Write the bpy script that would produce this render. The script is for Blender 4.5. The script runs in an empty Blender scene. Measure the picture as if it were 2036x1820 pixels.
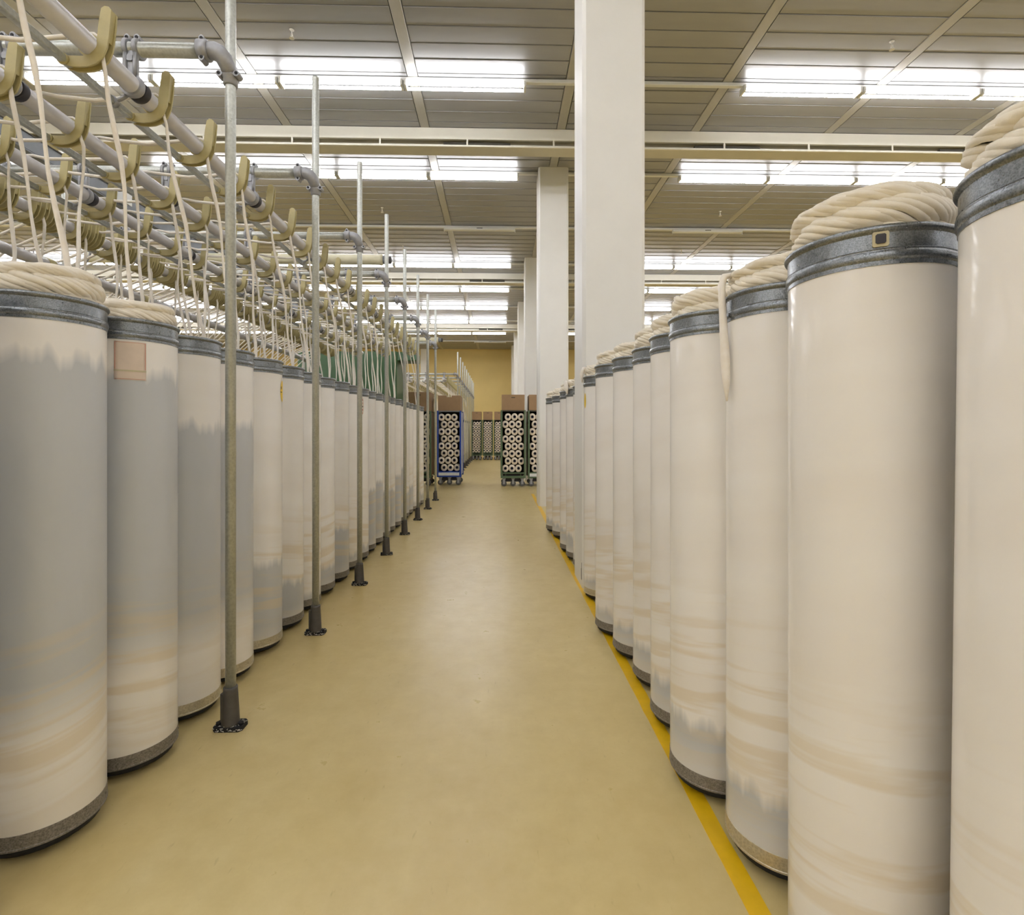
import bpy, math, random
from mathutils import Vector, Matrix
PI = math.pi
random.seed(7)
SC = bpy.context.scene
COL = SC.collection

# ------------------------------------------------------------------ camera, world, exposure
cam_d = bpy.data.cameras.new('camera'); cam = bpy.data.objects.new('camera', cam_d); COL.objects.link(cam)
cam_d.sensor_fit = 'HORIZONTAL'; cam_d.sensor_width = 36.0
cam_d.lens = 1050.0 / 2036.0 * 36.0
cam_d.shift_x = 0.0; cam_d.shift_y = -53.0 / 2036.0
cam_d.clip_start = 0.02; cam_d.clip_end = 200
cam.location = (0, 0, 1.0)
cam.rotation_euler = (math.radians(90), 0, -math.atan(27.0 / 1050.0))
SC.camera = cam
world = bpy.data.worlds.new('world'); SC.world = world; world.use_nodes = True
world.node_tree.nodes['Background'].inputs[0].default_value = (0.9, 0.93, 1, 1)
world.node_tree.nodes['Background'].inputs[1].default_value = 0.05
TUBE_STRENGTH = 30.5
SC.view_settings.view_transform = 'Standard'
SC.view_settings.look = 'None'
SC.view_settings.gamma = 1.0
SC.view_settings.use_curve_mapping = False
SC.view_settings.exposure = 0.0
SC.cycles.use_denoising = True
SC.cycles.max_bounces = 6
SC.cycles.diffuse_bounces = 4
SC.cycles.glossy_bounces = 3
SC.cycles.adaptive_threshold = 0.02
SC.cycles.sample_clamp_indirect = 6.0
SC.cycles.caustics_reflective = False
SC.cycles.caustics_refractive = False

# ------------------------------------------------------------------ materials
MATS = {}
def srgb(r, g, b):
    def f(c):
        c /= 255.0
        return c / 12.92 if c <= 0.04045 else ((c + 0.055) / 1.055) ** 2.4
    return (f(r), f(g), f(b), 1.0)
class N:
    """small node-tree writer"""
    def __init__(s, name):
        s.m = bpy.data.materials.new(name); s.m.use_nodes = True
        s.t = s.m.node_tree; s.b = s.t.nodes['Principled BSDF']; MATS[name] = s.m
    def n(s, typ, **kw):
        nd = s.t.nodes.new(typ)
        for k, v in kw.items(): setattr(nd, k, v)
        return nd
    def l(s, a, b): s.t.links.new(a, b)
    def put(s, sock, v):
        if isinstance(v, bpy.types.NodeSocket): s.l(v, sock)
        else: sock.default_value = v
    def math(s, op, a, b=0.0, c=None, clamp=False):
        nd = s.n('ShaderNodeMath', operation=op, use_clamp=clamp)
        s.put(nd.inputs[0], a); s.put(nd.inputs[1], b)
        if c is not None: s.put(nd.inputs[2], c)
        return nd.outputs[0]
    def mix(s, f, a, b):
        nd = s.n('ShaderNodeMix', data_type='RGBA')
        s.put(nd.inputs[0], f); s.put(nd.inputs[6], a); s.put(nd.inputs[7], b)
        return nd.outputs[2]
    def coord(s, which='Object', scale=(1, 1, 1), loc=(0, 0, 0)):
        tc = s.n('ShaderNodeTexCoord'); mp = s.n('ShaderNodeMapping')
        s.l(tc.outputs[which], mp.inputs[0]); mp.inputs['Scale'].default_value = scale; mp.inputs['Location'].default_value = loc
        return mp.outputs[0]
    def noise(s, vec, scale=5, detail=3, rough=0.5):
        nd = s.n('ShaderNodeTexNoise'); s.put(nd.inputs['Vector'], vec)
        nd.inputs['Scale'].default_value = scale; nd.inputs['Detail'].default_value = detail; nd.inputs['Roughness'].default_value = rough
        return nd.outputs['Fac']
    def ramp(s, f, stops):
        nd = s.n('ShaderNodeValToRGB'); s.put(nd.inputs[0], f)
        e = nd.color_ramp.elements
        while len(e) < len(stops): e.new(0.5)
        for i, (p, c) in enumerate(stops): e[i].position = p; e[i].color = c if len(c) == 4 else (*c, 1)
        return nd.outputs[0]
    def bump(s, h, strength=0.2, dist=0.01):
        nd = s.n('ShaderNodeBump'); s.put(nd.inputs['Height'], h)
        nd.inputs['Strength'].default_value = strength; nd.inputs['Distance'].default_value = dist
        s.l(nd.outputs[0], s.b.inputs['Normal'])
    def base(s, v, rough=0.5, metal=0.0, spec=None, coat=None):
        s.put(s.b.inputs['Base Color'], v); s.put(s.b.inputs['Roughness'], rough); s.put(s.b.inputs['Metallic'], metal)
        if spec is not None: s.b.inputs['Specular IOR Level'].default_value = spec
        if coat is not None:
            s.b.inputs['Coat Weight'].default_value = coat[0]; s.b.inputs['Coat Roughness'].default_value = coat[1]
        return s.m

def plain(name, col, rough=0.5, metal=0.0, var=0.08, scale=12, spec=None, coat=None):
    k = N(name); f = k.noise(k.coord('Object'), scale, 4, 0.6)
    d = tuple(c * (1 - var) for c in col[:3]) + (1,); u = tuple(min(1, c * (1 + var)) for c in col[:3]) + (1,)
    k.base(k.ramp(f, [(0.3, d), (0.7, u)]), rough, metal, spec, coat)
    return k.m

# floor: worn ochre epoxy
k = N('floor_epoxy')
c1 = k.noise(k.coord('Object', (1, 0.35, 1)), 1.3, 5, 0.6); c2 = k.noise(k.coord('Object'), 9, 6, 0.7); c3 = k.noise(k.coord('Object', (1, .25, 1)), 60, 3, 0.6)
base = k.ramp(c1, [(0.3, srgb(210, 186, 124)), (0.55, srgb(222, 201, 142)), (0.75, srgb(228, 210, 157))])
base = k.mix(k.ramp(c2, [(0.35, (0, 0, 0)), (0.75, (0.35, 0.35, 0.35))]), base, srgb(192, 166, 100))
base = k.mix(k.ramp(c3, [(0.66, (0, 0, 0)), (0.8, (0.35, 0.35, 0.35))]), base, srgb(150, 126, 70))
rg = k.math('MULTIPLY_ADD', c2, 0.22, 0.2)
k.base(base, rg, 0, 0.5)
k.bump(k.noise(k.coord('Object'), 14, 3, 0.6), 0.06, 0.01)
# ceiling metal planks
k = N('ceiling_paint')
f = k.noise(k.coord('Object', (0.4, 2, 1)), 3, 4, 0.6)
k.base(k.ramp(f, [(0.3, srgb(154, 154, 153)), (0.7, srgb(161, 161, 160))]), 0.38, 0.35, 0.5)
plain('ceiling_strip', srgb(176, 174, 166), 0.45, 0.1, 0.03)
plain('white_paint', srgb(232, 231, 226), 0.55, 0, 0.02, 4)
plain('duct_paint', srgb(228, 225, 212), 0.5, 0, 0.03, 3)
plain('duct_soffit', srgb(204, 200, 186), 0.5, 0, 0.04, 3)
plain('dark_slot', srgb(70, 66, 56), 0.8)
plain('lamp_housing', srgb(225, 226, 222), 0.4, 0, 0.02)
plain('wall_ochre', srgb(216, 192, 124), 0.6, 0, 0.03, 2)
plain('wall_white', srgb(214, 212, 204), 0.6, 0, 0.03, 2)
plain('line_yellow', srgb(235, 188, 20), 0.4, 0, 0.06, 20)
plain('hook_plastic', srgb(184, 172, 122), 0.42, 0, 0.07, 25)
plain('aluminium', srgb(200, 198, 198), 0.42, 0.55, 0.06, 18)
plain('cast_metal', srgb(158, 159, 162), 0.45, 0.5, 0.1, 60)
plain('rubber', srgb(52, 50, 54), 0.55, 0, 0.1)
plain('black_hole', srgb(24, 24, 26), 0.7)
plain('foot_iron', srgb(86, 83, 80), 0.5, 0.3, 0.12, 40)
plain('cardboard', srgb(150, 122, 90), 0.8, 0, 0.06, 8)
plain('green_paint', srgb(82, 102, 74), 0.45, 0, 0.1)
plain('machine_green', srgb(54, 88, 50), 0.4, 0, 0.1, 2)
plain('blue_paint', srgb(38, 72, 160), 0.4, 0, 0.08)
plain('yarn', srgb(232, 220, 202), 0.85, 0, 0.05, 30)
plain('core_blue', srgb(26, 32, 62), 0.5)
plain('grey_panel', srgb(120, 124, 128), 0.5, 0.2)
plain('tag_white', srgb(225, 228, 228), 0.4)
plain('sticker_yellow', srgb(245, 205, 30), 0.4)
plain('sticker_pale', srgb(226, 208, 190), 0.5)
plain('ink_red', srgb(190, 60, 62), 0.5)
plain('ink_pinkish', srgb(206, 150, 130), 0.5)
plain('tape', srgb(206, 196, 160), 0.6)
plain('caster_grey', srgb(90, 90, 88), 0.5, 0.3)
plain('beige_pipe', srgb(214, 208, 178), 0.45)
plain('lint', srgb(214, 210, 200), 0.95)
# galvanised sheet: bright, dull, and a base tinted with floor reflection
def zinc(name, lo, hi, rough, scale, metal=0.8):
    k = N(name); v = k.n('ShaderNodeTexVoronoi'); k.put(v.inputs['Vector'], k.coord('Object')); v.inputs['Scale'].default_value = scale
    f = k.noise(k.coord('Object'), scale * 0.35, 5, 0.7)
    f2 = k.math('ADD', k.math('MULTIPLY', v.outputs['Distance'], 0.5), k.math('MULTIPLY', f, 0.7))
    k.base(k.ramp(f2, [(0.35, lo), (0.8, hi)]), k.math('MULTIPLY_ADD', f, 0.3, rough - 0.15), metal)
zinc('zinc_rim', srgb(100, 104, 108), srgb(146, 150, 153), 0.31, 420)
zinc('zinc_base', srgb(104, 98, 90), srgb(150, 144, 134), 0.55, 260, 0.35)
zinc('zinc_floor_tint', srgb(176, 168, 146), srgb(206, 198, 176), 0.34, 200, 0.55)  # zinc base ring with the ochre floor's reflection put into its colour
zinc('zinc_post', srgb(178, 181, 176), srgb(200, 203, 198), 0.34, 120, 0.6)
# tubes
k = N('tube_glow')
k.b.inputs['Emission Color'].default_value = (0.96, 0.955, 1.0, 1); k.b.inputs['Emission Strength'].default_value = TUBE_STRENGTH
k.base((0.9, 0.9, 0.9, 1), 0.4)
# cotton sliver
def cotton(name, a, b):
    k = N(name); cd = k.coord('Object')
    f = k.noise(cd, 40, 4, 0.6)
    k.base(k.ramp(f, [(0.3, a), (0.7, b)]), 0.9, 0, 0.2)
    k.b.inputs['Sheen Weight'].default_value = 0.3
    k.bump(k.noise(cd, 900, 2, 0.7), 0.35, 0.0015)
cotton('cotton', srgb(236, 225, 203), srgb(244, 236, 219))
cotton('cotton_strand', srgb(242, 233, 218), srgb(250, 244, 234))
# can wall: translucent plastic, the contents show through. Object colour: R = height where the pale fill starts over the grey empty part,
# G = lower end of the grey part, B = seed, A = strength of the beige rings
k = N('can_plastic')
oi = k.n('ShaderNodeObjectInfo'); sp = k.n('ShaderNodeSeparateColor'); k.l(oi.outputs['Color'], sp.inputs[0])
tc = k.n('ShaderNodeTexCoord'); sx = k.n('ShaderNodeSeparateXYZ'); k.l(tc.outputs['Object'], sx.inputs[0])
ang = k.math('ARCTAN2', sx.outputs[1], sx.outputs[0])
seed = k.math('MULTIPLY', sp.outputs[2], 37.0)
cb = k.n('ShaderNodeCombineXYZ'); k.l(k.math('COSINE', ang), cb.inputs[0]); k.l(k.math('ADD', seed, k.math('SINE', ang)), cb.inputs[1])
n1 = k.noise(cb.outputs[0], 3.6, 2, 0.5)                   # ragged edge of the fill
cb2 = k.n('ShaderNodeCombineXYZ'); k.l(k.math('MULTIPLY', k.math('COSINE', ang), 0.45), cb2.inputs[0]); k.l(k.math('MULTIPLY_ADD', k.math('SINE', ang), 0.6, k.math('MULTIPLY', sx.outputs[2], 24.0)), cb2.inputs[1]); k.l(seed, cb2.inputs[2])
n2 = k.noise(cb2.outputs[0], 1.0, 3, 0.55)                  # rings rubbed into the wall
edge = k.math('MULTIPLY_ADD', k.math('SUBTRACT', n1, 0.5), 0.105, sp.outputs[0])
up = k.math('MULTIPLY_ADD', k.math('SUBTRACT', edge, sx.outputs[2]), 26.0, 0.5, True)
lo = k.math('MULTIPLY_ADD', k.math('SUBTRACT', sx.outputs[2], sp.outputs[1]), 7.0, 0.5, True)
grey = k.math('MULTIPLY', up, lo)
cream = k.ramp(k.noise(cb2.outputs[0], 0.35, 2, 0.5), [(0.3, srgb(240, 235, 228)), (0.7, srgb(245, 242, 237))])
zmask = k.ramp(sx.outputs[2], [(0.10, (0.35,) * 3), (0.22, (1,) * 3), (0.42, (1,) * 3), (0.62, (0,) * 3)])
band = k.math('MULTIPLY', k.ramp(n2, [(0.48, (0, 0, 0)), (0.60, (1, 1, 1))]), k.math('MULTIPLY', zmask, oi.outputs['Alpha']))
colr = k.mix(k.math('MULTIPLY', grey, 0.92), cream, srgb(190, 193, 196))
colr = k.mix(k.math('MULTIPLY', band, 0.5), colr, srgb(222, 204, 170))
k.base(colr, 0.33, 0, 0.5, coat=(0.5, 0.09))
k.b.inputs['Coat Weight'].default_value = 0.5
cb3 = k.n('ShaderNodeCombineXYZ'); k.l(k.math('MULTIPLY', k.math('SINE', ang), 2.0), cb3.inputs[0]); k.l(k.math('MULTIPLY', sx.outputs[2], 5.0), cb3.inputs[1]); k.l(seed, cb3.inputs[2])
k.bump(k.noise(cb3.outputs[0], 1.0, 3, 0.5), 0.25, 0.01)

# ------------------------------------------------------------------ mesh helpers
class MB:
    def __init__(s): s.v = []; s.f = []; s.sm = []
    def add(s, vs, fs, smooth=False):
        o = len(s.v); s.v += [tuple(v) for v in vs]; s.f += [tuple(i + o for i in f) for f in fs]; s.sm += [smooth] * len(fs); return s
    def box(s, x0, x1, y0, y1, z0, z1):
        vs = [(x, y, z) for x in (x0, x1) for y in (y0, y1) for z in (z0, z1)]
        return s.add(vs, [(0, 1, 3, 2), (4, 6, 7, 5), (0, 4, 5, 1), (2, 3, 7, 6), (0, 2, 6, 4), (1, 5, 7, 3)])
    def bbox(s, x0, x1, y0, y1, z0, z1, b, ax='z'):
        """box with the four edges along one axis chamfered"""
        def oct(a0, a1, c0, c1): return [(a0 + b, c0), (a1 - b, c0), (a1, c0 + b), (a1, c1 - b), (a1 - b, c1), (a0 + b, c1), (a0, c1 - b), (a0, c0 + b)]
        if ax == 'z': lo = [(p, q, z0) for p, q in oct(x0, x1, y0, y1)]; hi = [(p, q, z1) for p, q in oct(x0, x1, y0, y1)]
        elif ax == 'x': lo = [(x0, p, q) for p, q in oct(y0, y1, z0, z1)]; hi = [(x1, p, q) for p, q in oct(y0, y1, z0, z1)]
        else: lo = [(q, y0, p) for p, q in oct(z0, z1, x0, x1)]; hi = [(q, y1, p) for p, q in oct(z0, z1, x0, x1)]
        return s.add(lo + hi, [tuple(range(7, -1, -1)), tuple(range(8, 16))] + [(i, (i + 1) % 8, 8 + (i + 1) % 8, 8 + i) for i in range(8)])
    def lathe(s, prof, n=32, c=(0, 0), cap0=True, cap1=True, smooth=True, axis='z', o=(0, 0, 0)):
        vs = []; fs = []
        for r, z in prof:
            for i in range(n):
                a = 2 * PI * i / n; p, q = r * math.cos(a), r * math.sin(a)
                if axis == 'z': vs.append((o[0] + p, o[1] + q, o[2] + z))
                elif axis == 'x': vs.append((o[0] + z, o[1] + p, o[2] + q))
                else: vs.append((o[0] + q, o[1] + z, o[2] + p))
        m = len(prof)
        for j in range(m - 1):
            if prof[j] == prof[j + 1]: continue
            for i in range(n):
                k2 = (i + 1) % n; fs.append((j * n + i, j * n + k2, (j + 1) * n + k2, (j + 1) * n + i))
        s.add(vs, fs, smooth)
        o2 = len(s.v) - len(vs)
        if cap0: s.f.append(tuple(o2 + i for i in range(n - 1, -1, -1))); s.sm.append(False)
        if cap1: s.f.append(tuple(o2 + (m - 1) * n + i for i in range(n))); s.sm.append(False)
        return s
    def tube(s, pts, r, n=8, caps=True, flat=1.0, up=None, smooth=True):
        pts = [Vector(p) for p in pts]; m = len(pts)
        rs = r if isinstance(r, (list, tuple)) else [r] * m
        vs = []; prev = None
        for i, p in enumerate(pts):
            t = (pts[min(i + 1, m - 1)] - pts[max(i - 1, 0)]).normalized()
            if prev is None:
                ref = Vector(up) if up else (Vector((0, 0, 1)) if abs(t.z) < 0.9 else Vector((0, 1, 0)))
            else: ref = prev
            a = (ref - t * ref.dot(t)).normalized(); b = t.cross(a); prev = a
            for j in range(n):
                th = 2 * PI * j / n; vs.append(p + a * (rs[i] * flat * math.cos(th)) + b * (rs[i] * math.sin(th)))
        fs = [(i * n + j, i * n + (j + 1) % n, (i + 1) * n + (j + 1) % n, (i + 1) * n + j) for i in range(m - 1) for j in range(n)]
        s.add(vs, fs, smooth)
        if caps:
            o = len(s.v) - len(vs)
            s.f.append(tuple(o + i for i in range(n - 1, -1, -1))); s.sm.append(False)
            s.f.append(tuple(o + (m - 1) * n + i for i in range(n))); s.sm.append(False)
        return s
    def prism(s, pts, y0, y1):
        """polygon in XZ pulled along Y"""
        n = len(pts); vs = [(x, y0, z) for x, z in pts] + [(x, y1, z) for x, z in pts]
        return s.add(vs, [tuple(range(n)), tuple(range(2 * n - 1, n - 1, -1))] + [(i, n + i, n + (i + 1) % n, (i + 1) % n) for i in range(n)])
    def band(s, c, w, y0, y1):
        """flat strip of half-width w following centreline c in XZ, pulled along Y"""
        L = []; R = []
        for i, (x, z) in enumerate(c):
            a = c[max(i - 1, 0)]; b = c[min(i + 1, len(c) - 1)]
            tx, tz = b[0] - a[0], b[1] - a[1]; d = math.hypot(tx, tz); nx, nz = -tz / d, tx / d
            ww = w[i] if isinstance(w, (list, tuple)) else w
            L.append((x + nx * ww, z + nz * ww)); R.append((x - nx * ww, z - nz * ww))
        n = len(c); vs = [(x, y, z) for y in (y0, y1) for row in (L, R) for x, z in row]
        fs = []
        for i in range(n - 1):
            fs += [(i, i + 1, n + i + 1, n + i), (2 * n + i, 3 * n + i, 3 * n + i + 1, 2 * n + i + 1), (i, 2 * n + i, 2 * n + i + 1, i + 1), (n + i, n + i + 1, 3 * n + i + 1, 3 * n + i)]
        fs += [(0, n, 3 * n, 2 * n), (n - 1, 3 * n - 1, 4 * n - 1, 2 * n - 1)]
        return s.add(vs, fs)
    def mesh(s, name, mat):
        me = bpy.data.meshes.new(name); me.from_pydata(s.v, [], s.f); me.materials.append(MATS[mat] if isinstance(mat, str) else mat)
        me.polygons.foreach_set('use_smooth', s.sm)
        import bmesh
        b = bmesh.new(); b.from_mesh(me); bmesh.ops.recalc_face_normals(b, faces=b.faces); b.to_mesh(me); b.free()
        me.update(); return me
    def obj(s, name, mat, parent=None, loc=None, **kw): return put(name, s.mesh(name, mat), parent, loc, **kw)

def put(name, me, parent=None, loc=None, rot=None, color=None, label=None, scale=None):
    o = bpy.data.objects.new(name, me); COL.objects.link(o)
    if parent is not None: o.parent = parent
    if loc is not None: o.location = loc
    if rot is not None: o.rotation_euler = rot
    if scale is not None: o.scale = scale
    if color is not None: o.color = color
    if label: o['label'] = label
    return o
def tag(o, label, cat, group=None, kind=None):
    o['label'] = label; o['category'] = cat
    if group: o['group'] = group
    if kind: o['kind'] = kind
    return o
def thing(name, label, cat, loc=(0, 0, 0), rz=0.0, group=None):
    o = bpy.data.objects.new(name, None); COL.objects.link(o); o.empty_display_size = 0.1
    o.location = loc; o.rotation_euler = (0, 0, rz)
    return tag(o, label, cat, group)
def structure(o): o['kind'] = 'structure'; return o
ORD = ['first', 'second', 'third', 'fourth', 'fifth', 'sixth', 'seventh', 'eighth', 'ninth', 'tenth', 'eleventh', 'twelfth', 'thirteenth', 'fourteenth', 'fifteenth',
       'sixteenth', 'seventeenth', 'eighteenth', 'nineteenth', 'twentieth', 'twenty-first', 'twenty-second', 'twenty-third', 'twenty-fourth', 'twenty-fifth', 'twenty-sixth',
       'twenty-seventh', 'twenty-eighth', 'twenty-ninth', 'thirtieth', 'thirty-first', 'thirty-second', 'thirty-third', 'thirty-fourth']

# ------------------------------------------------------------------ the room
XL, XR, YB, YF, HC = -21.0, 16.0, -7.0, 22.7, 4.5
structure(MB().box(XL, XR, YB, YF, -0.12, 0.0).obj('floor', 'floor_epoxy'))
structure(MB().box(XL, XR, YF, YF + 0.2, 0, HC + .1).obj('wall_back', 'wall_ochre'))
structure(MB().box(XL, XR, YB - 0.2, YB, 0, HC + .1).obj('wall_front', 'wall_white'))
structure(MB().box(XL - 0.2, XL, YB, YF, 0, HC + .1).obj('wall_left', 'wall_white'))
structure(MB().box(XR, XR + 0.2, YB, YF, 0, HC + .1).obj('wall_right', 'wall_white'))
structure(MB().bbox(-3.32, -3.06, YF - 0.12, YF, 0, HC, 0.01).obj('trim_1', 'white_paint'))     # pale pilaster on the back wall
ceil = structure(MB().box(XL, XR, YB, YF, HC + 0.04, HC + 0.2).obj('ceiling', 'ceiling_strip'))
# one plank: shallow bowed tray section, lips turned up at both long edges
PW, SP, S0, Y0 = 0.203, 1.57, -0.845, 4.37 - 0.203 * 2
def plank_section(w):
    h = w / 2 - 0.0016
    return [(-h, 0.02), (-h, -0.0055), (-h + 0.003, -0.0068), (-h + 0.0065, -0.0015), (-h * 0.5, -0.0022), (0, -0.0025), (h * 0.5, -0.0022), (h - 0.004, -0.0015), (h, 0.001), (h, 0.02)]
def plank(mb, x0, x1, yc, z):
    sec = plank_section(PW); n = len(sec)
    vs = [(x0, yc + a, z + b) for a, b in sec] + [(x1, yc + a, z + b) for a, b in sec]
    mb.add(vs, [(i, i + 1, n + i + 1, n + i) for i in range(n - 1)] + [tuple(range(n)), tuple(range(2 * n - 1, n - 1, -1))])
pm = MB(); plank(pm, -(SP - 0.115) / 2, (SP - 0.115) / 2, 0, 0); pme = pm.mesh('ceiling_plank', 'ceiling_paint')
far = MB(); strips = MB()
c0, c1 = math.ceil((XL - S0) / SP), math.floor((XR - S0) / SP)
rows = range(int((YB - Y0) / PW), int((YF - Y0) / PW) + 1)
for c in range(c0 - 1, c1 + 1):
    xa, xb = max(XL, S0 + c * SP + 0.0575), min(XR, S0 + (c + 1) * SP - 0.0575)
    for r in rows:
        y = Y0 + (r + 0.5) * PW
        if y + PW / 2 > YF: continue
        if 0 <= r < 22 and -5 <= c <= 4 and xb - xa > 1.4:
            put('ceiling_plank', pme, ceil, ((xa + xb) / 2, y, HC + random.uniform(-.0008, .0008)), rot=(random.uniform(-.004, .004), 0, 0))
        else: plank(far, xa, xb, y, HC)
o = far.obj('far_ceiling_planks', 'ceiling_paint', ceil); o['kind'] = 'stuff'
for c in range(c0, c1 + 1):
    MB().bbox(S0 + c * SP - 0.05, S0 + c * SP + 0.05, YB, YF, HC - 0.006, HC + 0.03, 0.004, 'y').obj('ceiling_strip', 'ceiling_strip', ceil)
# columns
CW = 0.40
for i, (cx, cy) in enumerate([(0.531, 3.32 + 3.66 * j) for j in range(6)]):
    col = structure(MB().bbox(cx, cx + CW, cy, cy + 0.37, 0, HC + 0.02, 0.022).obj('column', 'white_paint'))
    if i == 0:
        o = MB().box(cx - 0.0015, cx, cy + .03, cy + .034, .05, .16).box(cx - .0015, cx, cy + .05, cy + .054, .05, .12).obj('scuff_mark', 'caster_grey', col)
        MB().box(cx + .01, cx + .03, cy - .002, cy + .01, .015, .065).box(cx + .012, cx + .028, cy - .003, cy, .03, .034).obj('corner_plate', 'cast_metal', col)
        MB().lathe([(0.006, 0), (0.004, -0.004)], 8, axis='y', o=(cx + .2, cy, 3.9)).obj('screw', 'cast_metal', col)
# painted floor line, slightly ragged edges
lm = MB(); vs = []; nseg = 130
for i in range(nseg + 1):
    y = 0.55 + i * 0.06; w = 0.0012
    vs += [(0.5135 + 0.004 * math.sin(y * 1.1) + random.uniform(-w, w), y, 0.0), (0.559 + 0.004 * math.sin(y * 1.1) + random.uniform(-w, w), y, 0.0)]
vt = [(a, b, 0.0012) for a, b, _ in vs]; m = len(vs)
lm.add(vs + vt, [(m + 2 * i, m + 2 * i + 1, m + 2 * i + 3, m + 2 * i + 2) for i in range(nseg)] + [(2 * i, 2 * i + 2, m + 2 * i + 2, m + 2 * i) for i in range(nseg)] + [(2 * i + 1, m + 2 * i + 1, m + 2 * i + 3, 2 * i + 3) for i in range(nseg)])
tag(lm.obj('floor_line', 'line_yellow'), 'worn yellow painted line along the aisle floor beside the right can row', 'floor marking')

# air ducts across the ceiling
for i, dy in enumerate([0.5, 6.10, 11.7, 17.3]):
    lab = ['wide pale air duct across the ceiling, behind the camera', 'wide pale slotted air duct crossing the ceiling nearest the camera', 'second slotted air duct across the ceiling from the camera', 'third slotted air duct across the ceiling, farthest from the camera'][i]
    d = thing('air_duct', lab, 'duct', (0, dy, HC))
    MB().box(XL, XR, 0, 0.03, -0.138, -0.008).obj('fascia', 'duct_paint', d)
    MB().bbox(XL, XR, -0.005, 0.02, -0.224, -0.203, 0.003, 'x').obj('front_lip', 'duct_paint', d)
    MB().box(XL, XR, 0.02, 0.20, -0.224, -0.214).obj('soffit', 'duct_soffit', d)
    MB().box(XL, XR, 0.10, 0.12, -0.222, -0.012).obj('back_plate', 'duct_soffit', d)
    x = -0.36 - 13 * 1.0
    while x < XR - .3:
        MB().box(x - .009, x + .009, 0.002, 0.014, -0.204, -0.137).obj('slot_bracket', 'duct_paint', d); x += 1.0
    for x in (-0.45 - 4 * 2.47, -0.45 - 2.47 * 2, -0.25, -0.25 + 2.95, -0.25 + 2.95 * 2):
        MB().box(x - .39, x + .39, 0.06, 0.098, -0.21, -0.14).obj('grille_insert', 'dark_slot', d)

# fluorescent lamps
def words_from(n): return ORD[n]
hm = MB().bbox(-0.585, 0.585, -0.018, 0.018, -0.075, -0.03, 0.006, 'x').mesh('housing', 'lamp_housing')
tm = MB().lathe([(0.013, -0.575), (0.013, 0.575)], 8, axis='x', o=(0, 0, -0.105)).mesh('tube', 'tube_glow')
hom = MB().bbox(-0.010, 0.010, -0.055, 0.055, -0.106, -0.045, 0.005, 'x').mesh('lamp_holder', 'lamp_housing')
lit_groups = [(-11.64, 5), (-18.7, 5), (-4.58, 4), (2.44, 4), (9.46, 4)]
rowys = [-6.15, -4.25, -2.35, -.45, 1.45, 3.35, 5.25, 7.12, 9.02, 10.97, 12.87, 14.77, 16.67, 18.57, 20.47]
vis = 0
for ri, ry in enumerate(rowys):
    unlit = ri in (8, 14)
    rank = ri - 6
    tr = MB().bbox(XL, XR, -0.022, 0.022, -0.045, -0.008, 0.004, 'x').obj('lamp_trunking', 'lamp_housing', None, (0, ry, HC))
    tag(tr, 'slim white lamp trunking across the ceiling, %s row from the camera in view' % ORD[rank] if rank >= 0 else 'slim white lamp trunking on the ceiling above or behind the camera', 'trunking', 'ceiling lamp trunking rows' if rank < 0 else None)
    if unlit:
        x = -16.0; q = 0
        while x < 12:
            s_ = thing('unlit_lamp_cover', 'unlit white lamp cover, %s from the left on the %s trunking row' % (ORD[q], ORD[rank]), 'lamp', (x, ry, HC))
            MB().bbox(-0.6, 0.6, -0.04, 0.04, -0.085, -0.03, 0.01, 'x').obj('cover', 'lamp_housing', s_)
            MB().box(-.05, .05, -.045, -.04, -.06, -.05).obj('status_lens', 'caster_grey', s_)
            MB().box(-.61, -.6, -.015, .015, -.11, -.05).obj('end_clip', 'lamp_housing', s_)
            MB().box(.6, .61, -.015, .015, -.11, -.05).obj('end_clip', 'lamp_housing', s_)
            x += 3.92; q += 1
        continue
    for gx, cnt in lit_groups:
        for j in range(cnt):
            x = gx + 1.215 * (j + 0.5)
            hid = ry < 4 or abs(x) > ry * 1.02 + 1
            if hid: lab, grp = 'lit bare fluorescent tube lamp outside the picture, above or beside the camera', 'lamps outside the picture'
            else:
                side = 'left' if x < 0.5 else 'right'
                cnt_side = int(round((-(x - 0.28) / 1.215 - 0.5))) if x < .5 else int(round((x - 2.44) / 1.215 - 0.5))
                lab, grp = 'lit fluorescent tube, %s %s of the columns, on the %s lamp row' % (ORD[max(0, cnt_side)], side, ORD[rank]), 'lit fluorescent tubes of the %s row' % ORD[rank]
            t = thing('fluorescent_lamp', lab, 'lamp', (x, ry, HC), 0, grp)
            put('housing', hm, t); put('tube', tm, t, (0, -.04, .016)); put('tube', tm, t, (0, .04, .016)); put('lamp_holder', hom, t, (-.59, 0, 0)); put('lamp_holder', hom, t, (.59, 0, 0))
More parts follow.
